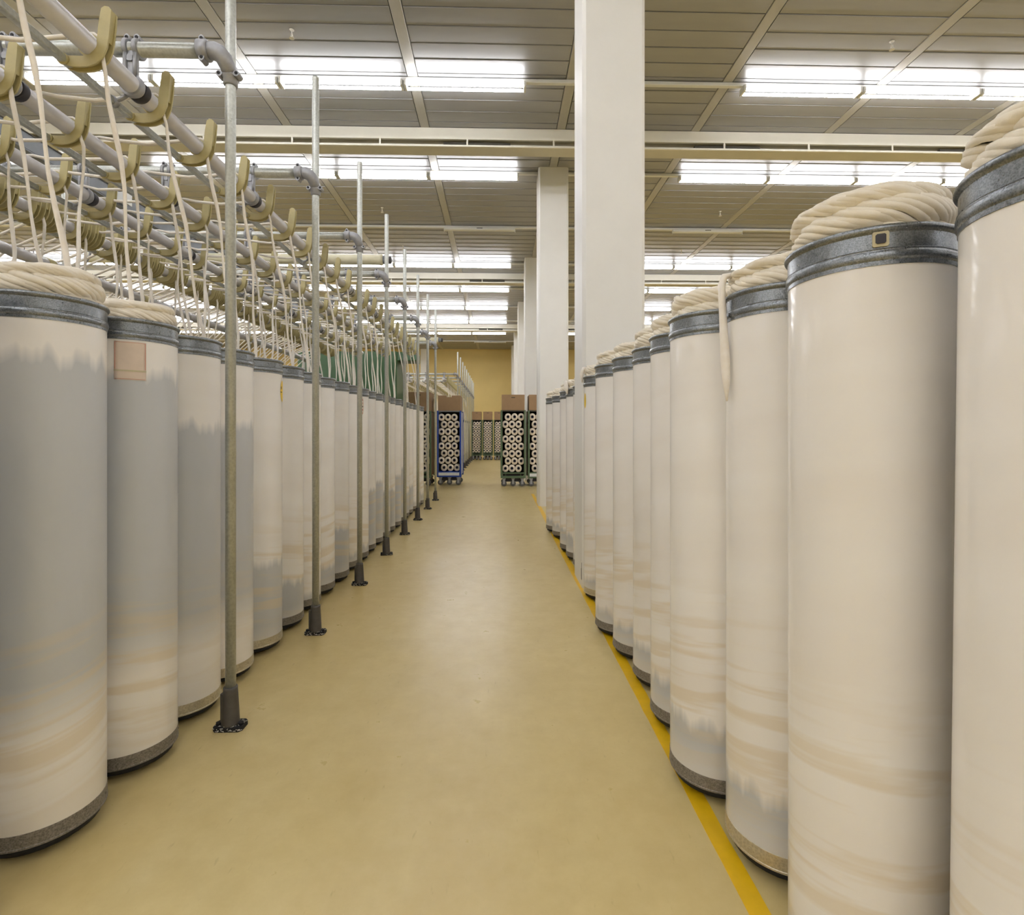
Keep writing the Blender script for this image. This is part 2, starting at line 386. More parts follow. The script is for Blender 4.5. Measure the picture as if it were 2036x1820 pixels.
# sprinkler heads
plain('sprinkler_white', srgb(228, 226, 220), 0.4)
sp = MB().lathe([(0.022, 0), (0.016, -0.004), (0.006, -0.008), (0.006, -0.03), (0.010, -0.034), (0.010, -0.05), (0.004, -0.054), (0.004, -0.07)], 10)
sp2 = MB().lathe([(0.022, -0.072), (0.022, -0.075)], 12)
for xx in (-1, 1): sp2.box(xx * .012 - .0015, xx * .012 + .0015, -.002, .002, -.075, -.05)
spm, sp2m = sp.mesh('body', 'sprinkler_white'), sp2.mesh('deflector', 'sprinkler_white')
for i, (x, y) in enumerate([(-1.8, 4.65), (3.53, 4.65), (3.53, 8.32), (-1.82, 8.32), (-1.8, 10.02), (3.53, 10.1)]):
    s_ = thing('sprinkler_head', ['sprinkler head on the ceiling left of the large column, nearest', 'sprinkler head on the ceiling right of the large column, nearest', 'second sprinkler head on the ceiling right of the large column', 'second sprinkler head on the ceiling left of the large column', 'third sprinkler head on the ceiling left of the columns', 'third sprinkler head on the ceiling right of the columns'][i], 'sprinkler', (x, y, HC - .005))
    put('body', spm, s_); put('deflector', sp2m, s_)

# ------------------------------------------------------------------ sliver cans
RB, HCAN = 0.127, 1.325
can_body = MB().lathe([(RB - .0005, 0.06), (RB, 0.07), (RB, 1.27), (RB - .0005, 1.315), (RB - .004, 1.315), (RB - .004, 1.15)], 48, cap0=True, cap1=True).mesh('body', 'can_plastic')
def shp(*p): return [q for q in p for _ in (0, 1)]      # doubled points keep an edge crisp
rimp = shp((RB, 1.2615), (RB + .0014, 1.2615)) + shp((RB + .0014, 1.2685))
for a in range(0, 181, 30): rimp.append((RB + .0016 + .0026 * math.sin(math.radians(a)), 1.2765 - .0078 * math.cos(math.radians(a))))
rimp += shp((RB + .0026, 1.2862), (RB + .0008, 1.2878)) + shp((RB + .0008, 1.3115))
for a in range(-80, 251, 30): rimp.append((RB + .0008 + .0058 * math.cos(math.radians(a)), 1.3188 + .0062 * math.sin(math.radians(a))))
rimp += [(RB - .003, 1.311), (RB - .003, 1.262)]
can_rim = MB().lathe(rimp, 48, cap0=False, cap1=False).mesh('top_rim', 'zinc_rim')
basep = shp((RB - .02, .034), (RB + .0006, .034)) + shp((RB + .0022, .0355), (RB + .0022, .039), (RB + .0010, .0405), (RB + .0010, .0705), (RB - .0002, .071))
bb = MB().lathe(basep, 48, cap0=False, cap1=False).lathe([(RB - .02, .035), (RB - .0201, .06)], 32)
for a in range(0, 360, 30):
    ca, sa = math.cos(math.radians(a)), math.sin(math.radians(a))
    bb.tube([((RB) * ca, RB * sa, .054), ((RB + .0025) * ca, (RB + .0025) * sa, .054)], 0.0028, 6)
can_base, can_base2 = bb.mesh('base_ring', 'zinc_base'), bb.mesh('base_ring', 'zinc_floor_tint')
cm = MB().lathe([(0.014, -0.008), (0.016, -0.006), (0.016, 0.006), (0.014, 0.008)], 12, axis='y', o=(0, 0, 0.016)).box(-.008, .008, -.011, .011, .022, .032)
can_caster = cm.mesh('caster', 'caster_grey')
can_shadow = MB().lathe([(RB - .024, .010), (RB - .010, .016), (RB - .010, .036)], 32).mesh('shadow_skirt', 'black_hole')  # black recessed ring added as the contact shadow under the can
ncan = 0
def make_can(x, y, label, grey=(0.17, 0.02), rings=1.0, group=None, floor_tint=False, rz=None, tilt=None, h=1.0):
    global ncan
    ncan += 1
    rz = random.uniform(0, 6.28) if rz is None else rz
    t = thing('sliver_can', label, 'can', (x, y, 0), rz, group)
    if tilt: t.rotation_euler = (0, tilt, 0)
    c = (grey[0], grey[1], (ncan * 0.618) % 1.0, rings)
    put('body', can_body, t, color=c); put('top_rim', can_rim, t); put('base_ring', can_base2 if floor_tint else can_base, t); put('shadow_skirt', can_shadow, t)
    for a in range(3): put('caster', can_caster, t, (0.085 * math.cos(a * 2.094), 0.085 * math.sin(a * 2.094), 0), (0, 0, a * 2.094 + 1))
    return t
# coiled sliver above the rim: overlapping ropes laid tangentially to the wall
def pile_mesh(seed, R=0.1265, z0=1.27, z1=1.394):
    rnd = random.Random(seed); mb = MB()
    dphi = 0.20; lay = 0.044; kk = lay / (2 * PI); slope = 0.34
    nturn = int((z1 - z0) / lay * 2 * PI / dphi) + 10
    for i in range(nturn):
        Phi = i * dphi; rc = 0.056 + rnd.uniform(-.005, .007); w = 0.0082 + rnd.uniform(-.0012, .0014)
        Ri = R - w - abs(rnd.gauss(0, .0022)); jit = rnd.uniform(-.003, .003); last = Phi > nturn * dphi - 2 * PI
        span = 88 if not last else 130; step = 11
        pts = []; rs = []
        for a in range(-span, span + 1, step):
            th = math.radians(a); s_ = rc * th
            z = z0 + kk * Phi + jit - slope * max(-.05, min(.05, s_)) + .0012 * math.sin(th * 5 + i)
            ex = max(0.0, z - (z1 - .012 + 0.006 * math.sin(Phi * 1.3 + th * 1.5 + seed) - w)); z -= ex * .55; rr_ = Ri - ex * .28
            cx, cy = (rr_ - rc) * math.cos(Phi), (rr_ - rc) * math.sin(Phi)
            pts.append((cx + rc * math.cos(Phi + th), cy + rc * math.sin(Phi + th), z)); rs.append(w * (1 + .12 * math.sin(th * 3 + i * 1.7)))
        mb.tube(pts, rs, 7, flat=0.95, up=(0, 0, 1))
    mb.lathe([(R - .022, z0), (R - .024, z1 - .03), (R - .05, z1 - .008)], 24)
    return mb.mesh('sliver_coil', 'cotton')
PILES = [pile_mesh(s_) for s_ in (3, 11, 29, 41)]
PILES2 = [pile_mesh(s_, z1=1.382) for s_ in (5, 17)]
def pile(x, y, label, i, hs=1.0, group=None, rz=None):
    me = (PILES if hs >= 1 else PILES2); me = me[i % len(me)]
    o = put('sliver_coil', me, None, (x, y, 0), (0, 0, rz if rz is not None else random.uniform(0, 6.28)))
    tag(o, label, 'sliver', group); return o

Lx = [(-1.145, 1.36), (-1.13, 1.645)] + [(-1.14 + random.uniform(-.008, .006), 1.645 + 0.2755 * (j + 1)) for j in range(20)]
lgrey = {0: (1.17, 0.34), 1: (1.165, 0.36), 2: (1.02, 0.30), 3: (1.02, 0.28), 4: (0.40, 0.06), 5: (0.24, 0.05), 6: (0.10, 0.02), 7: (0.17, 0.04), 8: (0.36, 0.06), 9: (0.13, 0.03), 10: (0.12, 0.03), 11: (0.52, 0.05), 12: (0.56, 0.06), 13: (0.45, 0.05), 14: (.42, .05), 15: (.55, .04), 16: (.6, .06), 17: (.3, .05)}
extra = {0: 'piled high with coiled sliver', 1: 'with a pale paper label under its rim', 2: 'half grey with a clean ragged fill line', 3: 'half hidden behind the nearest post', 4: 'with a yellow sticker on its side', 5: 'pale with faint beige rings', 9: 'pale, grey at its foot', 10: 'with a red and orange strip label', 13: 'with small red characters below its rim'}
for i, (x, y) in enumerate(Lx):
    t = make_can(x, y, '%s can in the left row, %s' % (ORD[i], extra.get(i, 'under the creel slivers')), lgrey.get(i, (random.uniform(.1, .4), .05)), rings=1.0 if i < 2 or i > 3 else .35, group='front row of cans on the left', floor_tint=i in (2, 3, 4), rz=0 if i in (1, 4, 10, 13) else None)
    if i == 1:   # paper label: curved patch with a pinkish printed border and a folded lower flap
        def patch(name, mat, a0, a1, z0, z1, r, n=8):
            mb = MB(); vs = []
            for rr in (r, r - .001):
                for q in range(n + 1):
                    a = math.radians(a0 + (a1 - a0) * q / n); vs += [(rr * math.cos(a), rr * math.sin(a), z0), (rr * math.cos(a), rr * math.sin(a), z1)]
            m = 2 * (n + 1)
            mb.add(vs, [(2 * q, 2 * q + 2, 2 * q + 3, 2 * q + 1) for q in range(n)] + [(m + 2 * q, m + 2 * q + 1, m + 2 * q + 3, m + 2 * q + 2) for q in range(n)] + [(0, 1, m + 1, m), (m - 2, 2 * m - 2, 2 * m - 1, m - 1)], True)
            return mb.obj(name, mat, t)
        patch('paper_label', 'sticker_pale', -71, -37, 1.146, 1.256, RB + .0016)['label'] = 'pale paper label'
        for q in [(-70, -38, 1.2525, 1.2537), (-70, -38, 1.148, 1.1493), (-70.5, -69.7, 1.176, 1.2535), (-38.3, -37.5, 1.176, 1.2535)]: patch('label_border', 'ink_pinkish', *q, RB + .0022)
        patch('label_fold', 'tape', -71, -37, 1.170, 1.1745, RB + .0028)
    elif i == 4:
        def disc(t, a, z, ry_, rz_, mat, name, r=RB + .0015):
            mb = MB(); vs = [(r * math.cos(a), r * math.sin(a), z)]
            for q in range(20):
                th = q * PI / 10; b = a + ry_ * math.cos(th) / r; vs.append((r * math.cos(b), r * math.sin(b), z + rz_ * math.sin(th)))
            mb.add(vs, [(0, 1 + q, 1 + (q + 1) % 20) for q in range(20)]); return mb.obj(name, mat, t)
        disc(t, math.radians(12), 1.185, .027, .05, 'sticker_yellow', 'warning_sticker')
        disc(t, math.radians(4), 1.2, .004, .008, 'black_hole', 'sticker_mark', RB + .002)
        disc(t, math.radians(4), 1.18, .012, .002, 'black_hole', 'sticker_mark', RB + .002)
    elif i == 10:
        for q, (z, mat) in enumerate([(1.235, 'ink_red'), (1.21, 'ink_pinkish'), (1.185, 'black_hole'), (1.16, 'ink_red'), (1.135, 'ink_pinkish')]):
            disc(t, math.radians(-40), z, .012, .006, mat, 'printed_mark', RB + .002)
        disc(t, math.radians(-40), 1.19, .02, .075, 'sticker_pale', 'strip_label')
    elif i == 13:
        for q, (da, z, a_, b_) in enumerate([(0, 1.215, .004, .02), (6, 1.2, .003, .018), (-5, 1.195, .003, .012), (2, 1.14, .014, .003)]):
            disc(t, math.radians(-35 + da), z, a_, b_, 'ink_red', 'painted_character', RB + .0015)
make_can(-1.158, 1.03, 'can just outside the left edge, only its rim showing at the border', (1.0, .3), group='front row of cans on the left')
pile(-1.145, 1.36, 'coiled cream sliver heaped on the nearest left can', 0, 1, 'coils heaped above left cans')
pile(-1.13, 1.645, 'coiled cream sliver heaped on the second left can', 1, .9, 'coils heaped above left cans')
for r in range(3):
    for j in range(23):
        make_can(-1.53 - .385 * r + random.uniform(-.006, .006), 1.2 + .278 * j, 'white sliver can in the rows hidden behind the front left row', (.3, .05), group='hidden back rows of left cans')
Rx = [(0.705, 0.62), (0.662, 0.93), (0.68, 1.245), (0.628, 1.51), (0.657, 1.81), (0.668, 2.095), (0.645, 2.362), (0.614, 2.628), (0.668, 2.893), (0.642, 3.165), (0.672, 3.83), (0.655, 4.1), (0.640, 4.38), (0.633, 4.95), (0.602, 5.24)]
rgrey = [(0.05, 0.0), (0.10, -0.2), (0.185, 0.075), (0.2, 0.09), (0.165, 0.07), (0.165, 0.075), (0.15, 0.06), (0.13, 0.05), (.13, .04), (.13, .04), (.12, .04), (.2, .05), (.2, .05), (.13, .05), (.14, .03)]
rex = ['cut off by the picture edge', 'with a taped square tag on its rim', 'with sliver spilling down its wall', 'grey at its foot, dark metal base', 'with a wavy grey fill line', 'with pointed grey fill line near foot', 'beige rings above its foot', 'grey at its foot', 'mostly hidden between two neighbours', 'with a yellow sticker, just before the column', 'just behind the column', 'behind the large column', 'behind the column, with a spilled tuft', 'with small red characters', 'last one before the second column']
for i, (x, y) in enumerate(Rx):
    t = make_can(x, y, '%s can in the right row, %s' % (ORD[i], rex[i]), rgrey[i], group='front row of cans on the right', floor_tint=i in (2, 9), rz=0, tilt=0.013 if i == 0 else None)
    if i == 1:
        MB().bbox(-.011, .011, -.0015, .0015, -.012, .012, .002, 'y').obj('tape_patch', 'tape', t, ((RB + .002) * math.cos(math.radians(-118)), (RB + .002) * math.sin(math.radians(-118)), 1.302), rot=(0, 0, math.radians(-28)))
        MB().bbox(-.007, .007, -.003, .001, -.0075, .0075, .002, 'y').obj('square_stud', 'rubber', t, ((RB + .0025) * math.cos(math.radians(-118)), (RB + .0025) * math.sin(math.radians(-118)), 1.302), rot=(0, 0, math.radians(-28)))
    if i == 3:
        for q in range(5): disc(t, math.radians(-96 + (q % 3) * 4), .1 + .012 * (q // 2), .003, .005, 'caster_grey', 'scuff_mark')
    if i == 9: disc(t, math.radians(-168), 1.18, .012, .045, 'sticker_yellow', 'warning_sticker')
    if i == 13:
        for da, z, a_, b_ in [(0, 1.215, .004, .02), (8, 1.2, .004, .018), (-6, 1.19, .003, .012), (2, 1.15, .012, .003)]: disc(t, math.radians(-105 + da), z, a_, b_, 'ink_red', 'painted_character')
    o = pile(x, y, 'coiled cream sliver heaped on the %s right can from the camera' % ORD[i], i + (1 if i == 3 else 0), 1, 'coils heaped above right cans')
    if i == 0: o.location.x = x; o.rotation_mode = 'ZYX'; o.rotation_euler = (0, .013, 1.0); o.rotation_mode = 'XYZ'; o.rotation_euler = (0, .013, 0)
for j in range(20):
    if 3.0 < 0.7 + j * .28 < 3.9: continue
    make_can(0.98 + random.uniform(-.01, .01) + (.03 if 3 < j * .28 + .7 < 4 else 0), 0.7 + j * .28, 'white sliver can in the row hidden behind the right front row', (.2, .05), group='hidden back row of right cans')
# loose tails of sliver hanging over rims on the right
def tail(pts, rs, label, flat=1.0):
    mb = MB(); mb.tube(pts, rs, 10, flat=flat, up=(0, 1, 0)); tag(mb.obj('sliver_tail', 'cotton_strand'), label, 'sliver', 'loose sliver tails')
cx, cy = 0.68, 1.245
def onwall(a, r, z, cx=cx, cy=cy): return (cx + r * math.cos(math.radians(a)), cy + r * math.sin(math.radians(a)), z)
tail([onwall(172, .118, 1.375), onwall(174, .136, 1.372), onwall(174, .143, 1.35), onwall(176, .143, 1.31), onwall(178, .142, 1.25), onwall(181, .141, 1.17), onwall(184, .142, 1.12), onwall(188, .146, 1.07)], [.007, .008, .0085, .008, .009, .011, .009, .002], 'loose sliver tail hanging down the wall of the third right can', 1.2)
tail([onwall(160, .115, 1.382, .668, 4.1), onwall(190, .135, 1.375, .655, 4.1), onwall(200, .14, 1.33, .655, 4.1), onwall(205, .138, 1.28, .655, 4.1)], [.01, .016, .02, .004], 'tuft of loose sliver over the rim behind the large column')
tail([onwall(160, .11, 1.38, .642, 3.165), onwall(180, .13, 1.375, .642, 3.165), onwall(184, .143, 1.34, .642, 3.165), onwall(186, .142, 1.29, .642, 3.165)], [.008, .011, .012, .003], 'loose sliver tail over the rim just before the large column')

# ------------------------------------------------------------------ creels
RAILX = [-1.198, -1.595, -1.985, -2.375]; RH = 2.13
hc = [(-.066, -.049), (-.045, -.053), (-.02, -.054), (.0, -.052), (.018, -.045), (.033, -.03), (.042, -.008), (.046, .02), (.050, .06), (.055, .1), (.0565, .108)]
hw = [.012, .0155, .016, .016, .016, .016, .016, .0165, .0165, .0145, .006]
hk = MB()
for y in (-.013, .009): hk.band(hc, hw, y, y + .005)
hk.band([(.05 + .004 * i, .01 + .03 * i) for i in range(4)], .006, -.009, .010)
hk.band(hc[:6], [.004] * 6, -.009, .010)
hk.lathe([(.0165, -.018), (.0165, -.013)], 12, axis='y', o=(-.066, 0, -.049)).lathe([(.013, .013), (.013, .018)], 12, axis='y', o=(-.066, 0, -.049))
hk.lathe([(.034, -.004), (.034, .004)], 16, axis='y')
hook_me = hk.mesh('sliver_guide', 'hook_plastic')
cl = MB()
for dx in (-.016, .016):
    cl.lathe([(.0295, -.007), (.0315, -.005), (.0315, .005), (.0295, .007)], 20, axis='x', o=(dx, 0, 0))
    cl.bbox(dx - .009, dx + .009, -.012, .014, .02, .044, .006, 'y')
    cl.tube([(dx, -.017, -.02), (dx, -.020, -.06), (dx * .9, -.017, -.1)], [.007, .0065, .006], 6)
cl.bbox(-.022, .022, -.017, -.008, -.105, .0, .006, 'y').bbox(-.009, .009, -.022, .0, -.05, -.03, .003, 'y')
cl.lathe([(.036, -.018), (.0375, -.014), (.0375, .0), (.035, .004)], 24, axis='y', o=(0, 0, -.124))
cl.tube([(-.02, 0, -.15), (-.045, 0, -.165), (-.066, 0, -.173)], .007, 6).lathe([(.017, -.012), (.017, .008)], 10, axis='y', o=(-.066, 0, -.173))
clamp_me = cl.mesh('rail_clamp', 'cast_metal')
bo = MB()
for dx in (-.016, .016): bo.lathe([(.0055, -.0135), (.0055, -.012)], 8, axis='y', o=(dx, 0, .033))
bolt_me = bo.mesh('bolt', 'black_hole')
collar_me = MB().lathe([(.0325, 0), (.0345, .004), (.0345, .022), (.0325, .026)], 20, axis='y').mesh('rail_collar', 'rubber')
el = MB()
el.lathe([(.027, -.085), (.0325, -.083), (.0325, -.055), (.028, -.05)], 20, axis='x', o=(0, -.035, 0))
el.tube([(-.056, -.035, 0), (-.036, -.035, 0), (-.018, -.034, -.008), (-.006, -.030, -.022), (0, -.018, -.042), (0, -.004, -.055)], [.027, .028, .028, .027, .025, .022], 14)
el.lathe([(.020, -.094), (.023, -.09), (.023, -.072), (.028, -.068), (.028, -.056), (.024, -.052), (.021, -.03)], 18)
for sx in (-1, 1): el.bbox(min(sx * .018, sx * .038), max(sx * .018, sx * .038), -.022, .008, -.072, -.053, .006, 'y')
for sz in (-1, 1): el.bbox(-.078, -.060, -.052, -.022, min(sz * .02, sz * .042), max(sz * .02, sz * .042), .006, 'y')
elbow_me = el.mesh('elbow_fitting', 'cast_metal')
eb = MB()
for sx in (-1, 1): eb.lathe([(.0055, -.0235), (.0055, -.0215)], 8, axis='y', o=(sx * .029, 0, -.062))
for sz in (-1, 1): eb.lathe([(.0055, -.0535), (.0055, -.0515)], 8, axis='y', o=(-.069, 0, sz * .031))
ebolt_me = eb.mesh('bolt', 'black_hole')
ft = MB().lathe([(.030, .012), (.0285, .02), (.0225, .13), (.0225, .138), (.019, .14)], 20)
ft.bbox(-.032, -.018, -.01, .012, .02, .115, .003)
foot_me = ft.mesh('post_foot', 'foot_iron')
fp = MB().bbox(-.048, .048, -.03, .03, 0, .014, .01)
for sx in (-1, 1): fp.lathe([(.009, .014), (.009, .022)], 6, o=(sx * .037, -.005, 0))
plate_me = fp.mesh('base_plate', 'black_hole')
ln = MB()
rr = random.Random(4)
for q in range(60):
    a = rr.uniform(0, 6.28); p = Vector((.036 * math.cos(a) * rr.uniform(.9, 1.25), .026 * math.sin(a), .0145))
    if q % 3 == 0: p = Vector((rr.uniform(-.045, .045), -.0305, rr.uniform(.002, .013)))
    ln.tube([p, p + Vector((rr.uniform(-.01, .01), rr.uniform(-.003, .003), rr.uniform(-.002, .004)))], .0012, 4)
lint_me = ln.mesh('lint', 'lint')
post_me = MB().lathe([(.0165, .01), (.0165, 2.735), (.0155, 2.746)], 16).mesh('post', 'zinc_post')
post2_me = MB().lathe([(.0165, .01), (.0165, 2.60), (.0155, 2.605)], 12).mesh('post', 'zinc_post')
bar_me = MB().lathe([(.0225, -1.86), (.0225, -.055)], 16, axis='x').mesh('cross_bar', 'zinc_post')

def creel(y0, n, label, first_y, dy=0.828, pitch=0.2785, px=-0.902):
    t = thing('creel_frame', label, 'creel', (px, y0, 0))
    yl = y0 + (n - 1) * dy
    for i in range(n):
        p = put('post', post_me, t, (0, i * dy, 0))
        f = put('post_foot', foot_me, p, rot=(0, 0, random.uniform(-.15, .15))); put('base_plate', plate_me, p, rot=(0, 0, random.uniform(-.15, .25))); o = put('lint', lint_me, p); o['kind'] = 'stuff'
        e = put('elbow_fitting', elbow_me, p, (0, 0, 2.254)); 
        put('bolt', ebolt_me, p, (0, 0, 2.254))
        b = put('cross_bar', bar_me, t, (0, i * dy - .035, 2.254))
        for rx in RAILX:
            put('rail_clamp', clamp_me, b, (rx - px, 0, 0)); put('bolt', bolt_me, b, (rx - px, 0, 0))
        if i % 3 == 2 or i == n - 1:
            p = put('post', post2_me, t, (-1.85, i * dy - .035, 0)); put('base_plate', plate_me, p)
            MB().bbox(-.03, .03, -.02, .02, -.02, .01, .004).obj('track_bracket', 'cast_metal', p, (0, 0, 2.60))
    ya, yb = first_y - y0, yl - y0 + .12
    for ri, rx in enumerate(RAILX):
        rail = MB().lathe([(.029, ya), (.029, yb)], 20, axis='y').obj('guide_rail', 'aluminium', t, (rx - px, 0, RH))
        MB().bbox(-.0105, .0105, ya, yb, -.0105, .0105, .002, 'y').obj('guide_rod', 'zinc_post', t, (rx - px - .066, 0, RH - .049))
        for i in range(n): put('rail_collar', collar_me, rail, (0, i * dy - .035 + .012, 0))
        y = HOOK0[ri] - y0
        if ri < 3:
            while y < ya: y += pitch
            while y < yb - .05:
                put('sliver_guide', hook_me, rail, (0, y, 0)); y += pitch
        else:
            y = first_y - y0 + .05
            while y < yb - .24:
                for q in range(4): put('sliver_guide', hook_me, rail, (0, y + q * .052, 0))
                y += pitch
    # deflecting roller at the machine side with yellow spacers
    rm = MB(); ps = [(.0, ya), (.03, ya)]
    y = ya
    while y < yb - .3:
        ps += [(.031, y), (.031, y + .25), (.026, y + .252), (.026, y + .276)]; y += .278
    rm.lathe(ps, 16, axis='y'); roll = rm.obj('deflecting_roller', 'aluminium', t, (-2.66 - px, 0, 1.985))
    y = ya; pin = MB().tube([(0, 0, .03), (0, 0, .045)], .0022, 5).mesh('pin', 'caster_grey')
    spc = MB().lathe([(.032, 0), (.034, .003), (.034, .05), (.032, .053)], 16, axis='y').mesh('spacer_sleeve', 'hook_plastic')
    while y < yb - .3:
        for q in range(4): put('pin', pin, roll, (0, y + .03 + q * .058, 0))
        put('spacer_sleeve', spc, roll, (0, y + .222, 0)) if int(round((y - ya) / .278)) % 3 == 1 else None
        y += .278
    for i in range(2, n, 3): MB().tube([(0, 0, 0), (.06, 0, .12), (.1, 0, .26)], .008, 6).obj('roller_arm', 'cast_metal', t, (-2.66 - px, i * dy - .035, 1.99))
    return t
HOOK0 = [1.303, 1.45, 1.582, 0]
creel(1.803, 8, 'long creel of galvanised posts, rails and khaki guides above the left can row', 1.0)
HOOK0 = [11.95, 12.05, 12.12, 0]
creel(11.75, 10, 'second creel farther down the aisle, behind the blue trolley', 11.5)

# sliver strands: can -> guide -> over the rails -> roller -> machine
def strand_me(r, seed, dz=0.1, sway=0.0, near=True):
    """local origin on the guide's y, x in world"""
    rnd = random.Random(seed); rx = RAILX[r]
    xc = [-1.12, -1.53, -1.915, -2.3][r] + rnd.uniform(-.04, .04)
    pts = []; rs = []
    zt = 1.30
    top = Vector((rx + .046, 0, RH - .07))
    bot = Vector((xc, dz, zt))
    b1, b2 = rnd.uniform(-.02, .02), rnd.uniform(-.025, .025)
    for i in range(10):
        u = i / 9.0; p = bot.lerp(top, u)
        if near: p.x += .006 * math.sin(u * 11 + seed); p.y += .012 * math.sin(u * 7 + seed * 2) * (1 - u)
        p.y = dz * (1 - u) ** 1.6 + b2 * math.sin(PI * u) * sway; p.x += b1 * math.sin(PI * u) * (.4 + sway)
        pts.append(p); rs.append(.0058 * (1 + .25 * math.sin(u * 9 + seed)))
    pts += [Vector((rx + .034, 0, RH - .02)), Vector((rx + .034, 0, RH + .02)), Vector((rx + .012, 0, RH + .035))]; rs += [.0055, .0055, .0055]
    xs = [RAILX[q] for q in range(r, 4)]
    for q in range(len(xs)):
        if q > 0: pts.append(Vector((xs[q] + .015, 0, RH + .036))); rs.append(.0055)
        pts.append(Vector((xs[q] - .012, 0, RH + .035))); rs.append(.0055)
        if q < len(xs) - 1:
            for u in (.2, .5, .8): pts.append(Vector((xs[q] + (xs[q + 1] - xs[q]) * u, rnd.uniform(-.006, .006), RH + .035 - .022 * 4 * u * (1 - u) * rnd.uniform(.4, 1.3)))); rs.append(.0068)
    pts += [Vector((-2.5, 0, 2.085)), Vector((-2.64, 0, 2.022)), Vector((-2.68, 0, 2.016)), Vector((-2.72, 0, 1.98))]; rs += [.0072, .007, .0065, .006]
    pts += [Vector((-3.0, 0, 1.72)), Vector((-3.45, 0, 1.31))]; rs += [.0042, .0035]
    return MB().tube(pts, rs, 6, up=(0, 1, 0)).mesh('sliver_strand', 'cotton_strand')
RNAME = ['outermost', 'second', 'third', 'innermost']
def strands(h0, n, label, group, pitch=.2785, first_y=1.0, near=True):
    ms = {(r, v): strand_me(r, 10 * r + v, dz=(.085 + .02 * v if r == 0 else (-.1 + .12 * v)), sway=1.0 if near else .4, near=near) for r in range(4) for v in range(3)}
    for r in range(3):
        for i in range(n):
            o = put('sliver_strand', ms[(r, (i * 7 + r) % 3)], None, (0, h0[r] + pitch * i, 0)); tag(o, label % (ORD[i], RNAME[r]), 'sliver', group)
    for i in range(n):
        o = put('sliver_strand', ms[(3, i % 3)], None, (0, first_y + .05 + pitch * i + .052, 0)); tag(o, label % (ORD[i], RNAME[3]), 'sliver', group)
strands([1.303, 1.45, 1.582], 22, 'cream sliver strand, %s along the %s rail of the near creel', 'sliver strands on the near creel')
strands([11.95, 12.05, 12.12], 25, 'distant sliver strand, %s along the %s rail of the far creel', 'sliver strands on the far creel', first_y=11.5, near=False)
for j in range(27):
    make_can(-1.14, 12.0 + .278 * j, 'distant white can, %s in the row under the far creel' % ORD[j], (.3, .05), group='cans under the far creel')

# overhead track of the travelling cleaner, carried on the inner posts
def track(y0, y1, label):
    t = thing('cleaner_track', label, 'rail', (-2.752, y0, 2.61)); L = y1 - y0
    MB().bbox(-.045, .045, 0, L, .0, .012, .003, 'y').box(-.045, -.036, 0, L, .012, .10).box(.036, .045, 0, L, .012, .10).obj('channel', 'grey_panel', t)
    MB().box(-.05, .05, 0, L, .10, .106).obj('cover_strip', 'dark_slot', t)
    for q in range(3): MB().bbox(.045, .10, .5 + 2.1 * q, .58 + 2.1 * q, .02, .08, .005, 'y').box(.1, .106, .495 + 2.1 * q, .585 + 2.1 * q, .01, .09).obj('sensor_box', 'lamp_housing', t)
track(1.2, 7.7, 'grey channel track running above the near creel')
track(11.8, 19.3, 'grey channel track running above the far creel')
# suction pipes reaching over the creel
for x, y, lab in [(-.95, 4.66, 'beige suction pipe with black end cap over the near creel'), (-.93, 8.75, 'beige suction pipe with black end cap beyond the near creel')]:
    held = y > 8
    t = thing('suction_pipe', lab, 'pipe', (x, y, 2.5))
    MB().lathe([(.044, -2.6), (.044, -.09), (.048, -.085), (.048, -.07), (.036, -.06)], 24, axis='x').obj('pipe', 'beige_pipe', t)
    MB().lathe([(.036, -.065), (.036, -.03), (.030, -.02), (.030, -.012)], 20, axis='x').obj('end_collar', 'grey_panel', t)
    MB().lathe([(.033, -.012), (.033, .006), (.02, .012)], 20, axis='x').obj('end_cap', 'rubber', t)
    MB().box(-1.835, -1.80, -.02, .02, *((-.25, -.04) if held else (.04, .13))).obj('pipe_hanger', 'cast_metal', t)
# spinning machine body behind the creel
t = thing('spinning_frame', 'long green and grey spinning machine behind the left creel', 'machine', (-4.0, 1.0, 0))
MB().bbox(-.45, .35, 0, 6.6, .1, 1.28, .03, 'y').obj('body', 'grey_panel', t)
MB().bbox(-.1, .1, 0, 6.6, 1.28, 1.62, .02, 'y').obj('upper_beam', 'machine_green', t)
fl = MB().bbox(-.35, .25, 0, .3, 0, .1, .01).mesh('foot', 'foot_iron')
for q in range(4): put('foot', fl, t, (0, .2 + 2.0 * q, 0))
rl = MB().lathe([(.03, 0), (.03, .2), (.05, .205), (.05, .215), (.03, .22)], 12, axis='y').mesh('drafting_roller', 'aluminium')
for q in range(26): put('drafting_roller', rl, t, (.42, .1 + q * .245, 1.3))
MB().box(.33, .47, 0, 6.6, 1.2, 1.262).obj('roller_stand', 'grey_panel', t)
# green end cabinet
t = thing('machine_cabinet', 'large dark green cabinet at the far end of the near creel', 'machine', (-2.4, 8.35, 0))
MB().bbox(-.75, .80, 0, .9, .08, 2.25, .02, 'z').obj('cabinet_body', 'machine_green', t)
MB().bbox(.80, 1.10, .05, .45, 2.11, 2.25, .01, 'x').obj('arm_beam', 'machine_green', t)
for q in range(3): MB().bbox(-.70 + .5 * q, -.25 + .5 * q, -.012, .0, .2, 2.05, .004, 'y').obj('door', 'machine_green', t)
MB().bbox(-.93, -.75, .1, .8, .0, 2.0, .01).obj('blue_duct', 'blue_paint', t)
MB().bbox(-1.15, -.97, .1, .8, .0, 1.9, .01).obj('ochre_panel', 'wall_ochre', t)
MB().box(-.7, .75, .05, .85, 0, .08).obj('plinth', 'rubber', t)

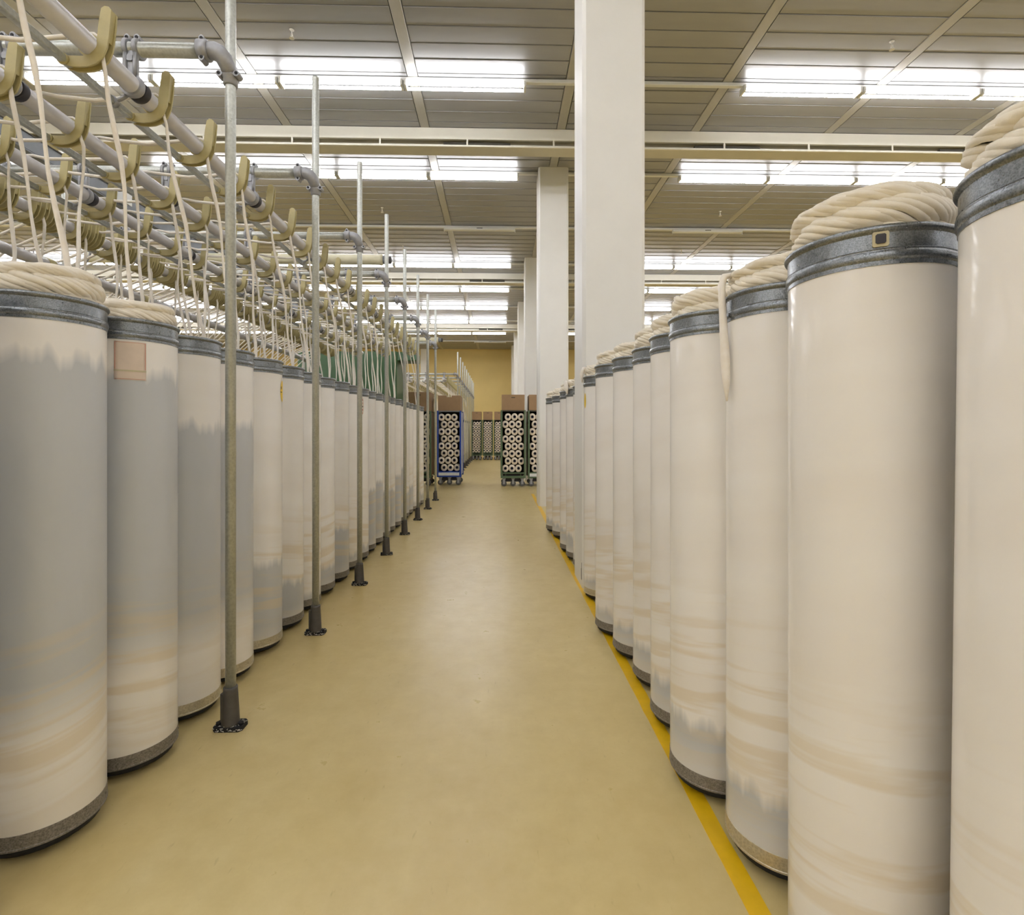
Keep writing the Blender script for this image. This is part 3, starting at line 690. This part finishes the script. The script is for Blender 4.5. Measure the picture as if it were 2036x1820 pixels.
# ------------------------------------------------------------------ trolleys with yarn packages
pk = MB().lathe([(.024, -.13), (.055, -.128), (.0595, -.12), (.053, .12), (.02, .125)], 20, axis='y', cap0=False)
pk.v = [(x, y, z * 1.14) for x, y, z in pk.v]
for i, (x, y, z) in enumerate(pk.v):
    if abs(y + .13) < .001: pk.v[i] = (x, y, z + .006)
pk_me = pk.mesh('yarn_package', 'yarn')
core_me = MB().lathe([(.026, -.128), (.026, -.134), (.023, -.134), (.023, -.05)], 14, axis='y', cap0=False, cap1=True).mesh('core_tube', 'core_blue')
cst = MB().lathe([(.044, -.018), (.05, -.012), (.05, .012), (.044, .018)], 14, axis='y', o=(0, 0, .05)).mesh('wheel', 'caster_grey')
csf = MB().box(-.02, .02, -.026, -.021, .04, .13).box(-.02, .02, .021, .026, .04, .13).box(-.03, .03, -.03, .03, .125, .15).mesh('caster_fork', 'cast_metal')
def trolley(x0, y0, w, d, h, col, name, boxlab, plate=False, cols=3, cup=True, boxh=.28, full=True, slim=1.0, group=None):
    t = thing('yarn_trolley', name, 'trolley', (x0 + w / 2, y0 + d / 2, 0), 0, group)
    hw_, hd = w / 2, d / 2; z0 = .15
    for sx in (-1, 1):
        for sy in (-1, 1):
            MB().bbox(sx * (hw_ - .0165) - .0165, sx * (hw_ - .0165) + .0165, sy * (hd - .015) - .015, sy * (hd - .015) + .015, z0, h, .004).obj('corner_post', col, t)
            c = put('caster_fork', csf, t, (sx * (hw_ - .06), sy * (hd - .06), 0)); put('wheel', cst, c)
        MB().box(sx * (hw_ - .02) - .003, sx * (hw_ - .02) + .003, -hd + .03, hd - .03, z0 + .03, h - .02).obj('side_panel', 'cardboard' if col == 'green_paint' else 'tag_white', t)
    MB().box(-hw_ + .03, hw_ - .03, hd - .03, hd - .02, z0 + .03, h - .02).obj('back_panel', 'dark_slot', t)
    MB().bbox(-hw_ + .033, hw_ - .033, -hd, -hd + .03, z0, z0 + .04, .004, 'x').obj('front_beam', col, t)
    MB().bbox(-hw_ + .033, hw_ - .033, -hd, -hd + .02, z0 + .08, z0 + .10, .004, 'x').obj('front_rail', col, t)
    for q in (-.6, .6): MB().box(hw_ * q - .006, hw_ * q + .006, -hd + .004, -hd + .016, z0 + .04, z0 + .08).obj('rail_stay', col, t)
    MB().box(-hw_ + .033, hw_ - .033, -hd + .03, hd - .03, z0 + .08, z0 + .10).obj('deck', col, t)
    MB().box(-hw_ + .03, hw_ - .03, -hd + .015, hd, h - .02, h).obj('top_shelf', 'dark_slot' if col == 'green_paint' else 'grey_panel', t)
    if plate: MB().box(-hw_ + .03, hw_ - .04, -hd - .006, -hd - .001, z0 + .03, z0 + .085).obj('name_plate', 'tag_white', t)
    z0_ = .255
    MB().box(-hw_ + .04, hw_ - .04, -hd + .1, hd - .1, z0 - .07, z0 + .078).obj('under_shade', 'rubber', t)  # dark block added to stand for the shade beneath the trolley
    c = put('caster_fork', csf, t, (0, -hd + .09, .0)); put('wheel', cst, c)
    for r in range(8):
        for cc in range(cols):
            off = (-.118 if r % 2 == 0 else -.098) + cc * .118 + (-.02 if r % 2 else .012)
            off = (cc - 1) * .121 * slim + (-.022 if r % 2 == 0 else .026) * (-1 if plate and w > .4 else 1)
            p = put('yarn_package', pk_me, None, (x0 + w / 2 + off * .98, y0 + .17, z0_ + .068 + r * .1325), scale=(slim, 1, 1) if slim != 1 else None)
            tag(p, 'yarn package in the ' + boxlab + ', %s row up, %s' % (ORD[r], ('left', 'middle', 'right')[cc]), 'yarn package', 'yarn packages in the ' + boxlab); put('core_tube', core_me, p)
    # open carton on top, with a hand slot
    b = thing('cardboard_carton', 'open brown carton with hand slot on top of the ' + boxlab, 'box', (x0 + w / 2, y0 + d / 2 - .02, h), 0)
    bw, bd = w / 2 - .02, d / 2 - .03
    n0 = .045
    MB().box(-bw, -n0, -bd, -bd + .006, 0.0, boxh).box(n0, bw, -bd, -bd + .006, 0, boxh).box(-n0, n0, -bd, -bd + .006, 0, boxh - (.03 if cup else 0.0)).obj('front_panel', 'cardboard', b)
    if not cup: MB().bbox(-.035, .035, -bd - .001, -bd + .001, boxh - .06, boxh - .045, .004, 'y').obj('hand_slot', 'dark_slot', b)
    MB().box(-bw, bw, bd - .006, bd, 0, boxh).obj('rear_panel', 'cardboard', b)
    for sx in (-1, 1): MB().box(sx * (bw - .003) - .003, sx * (bw - .003) + .003, -bd + .006, bd - .006, 0, boxh).obj('side_panel', 'cardboard', b)
    MB().box(-bw + .006, bw - .006, -bd + .006, bd - .006, 0, .006).obj('bottom', 'cardboard', b)
trolley(-1.13, 9.72, .45, .6, 1.37, 'blue_paint', 'blue yarn trolley with white plate beside the aisle', 'blue trolley', plate=True)
trolley(-1.66, 9.55, .45, .6, 1.36, 'green_paint', 'green yarn trolley half hidden left of the blue trolley', 'green trolley beside the blue one', cup=False, boxh=.34)
trolley(-2.2, 9.6, .45, .6, 1.36, 'green_paint', 'green yarn trolley farthest left, behind the strands', 'green trolley farthest left', cup=False, boxh=.34)
trolley(0.04, 9.46, .45, .6, 1.37, 'green_paint', 'green yarn trolley with carton at the right of the aisle', 'green trolley right of the aisle', cup=False)
trolley(0.53, 9.46, .45, .6, 1.37, 'green_paint', 'green yarn trolley with white plate partly behind the second column', 'green trolley behind the column', plate=True, cup=False)
for q, (x, nm) in enumerate([(-.92, 'left'), (-.54, 'middle'), (-.16, 'right')]):
    trolley(x, 18.1, .35, .6, 1.38, 'green_paint', 'distant green yarn trolley before the ochre wall, %s of the three' % nm, '%s distant trolley' % nm, cup=False, slim=.86)
print('objects', len(bpy.data.objects))
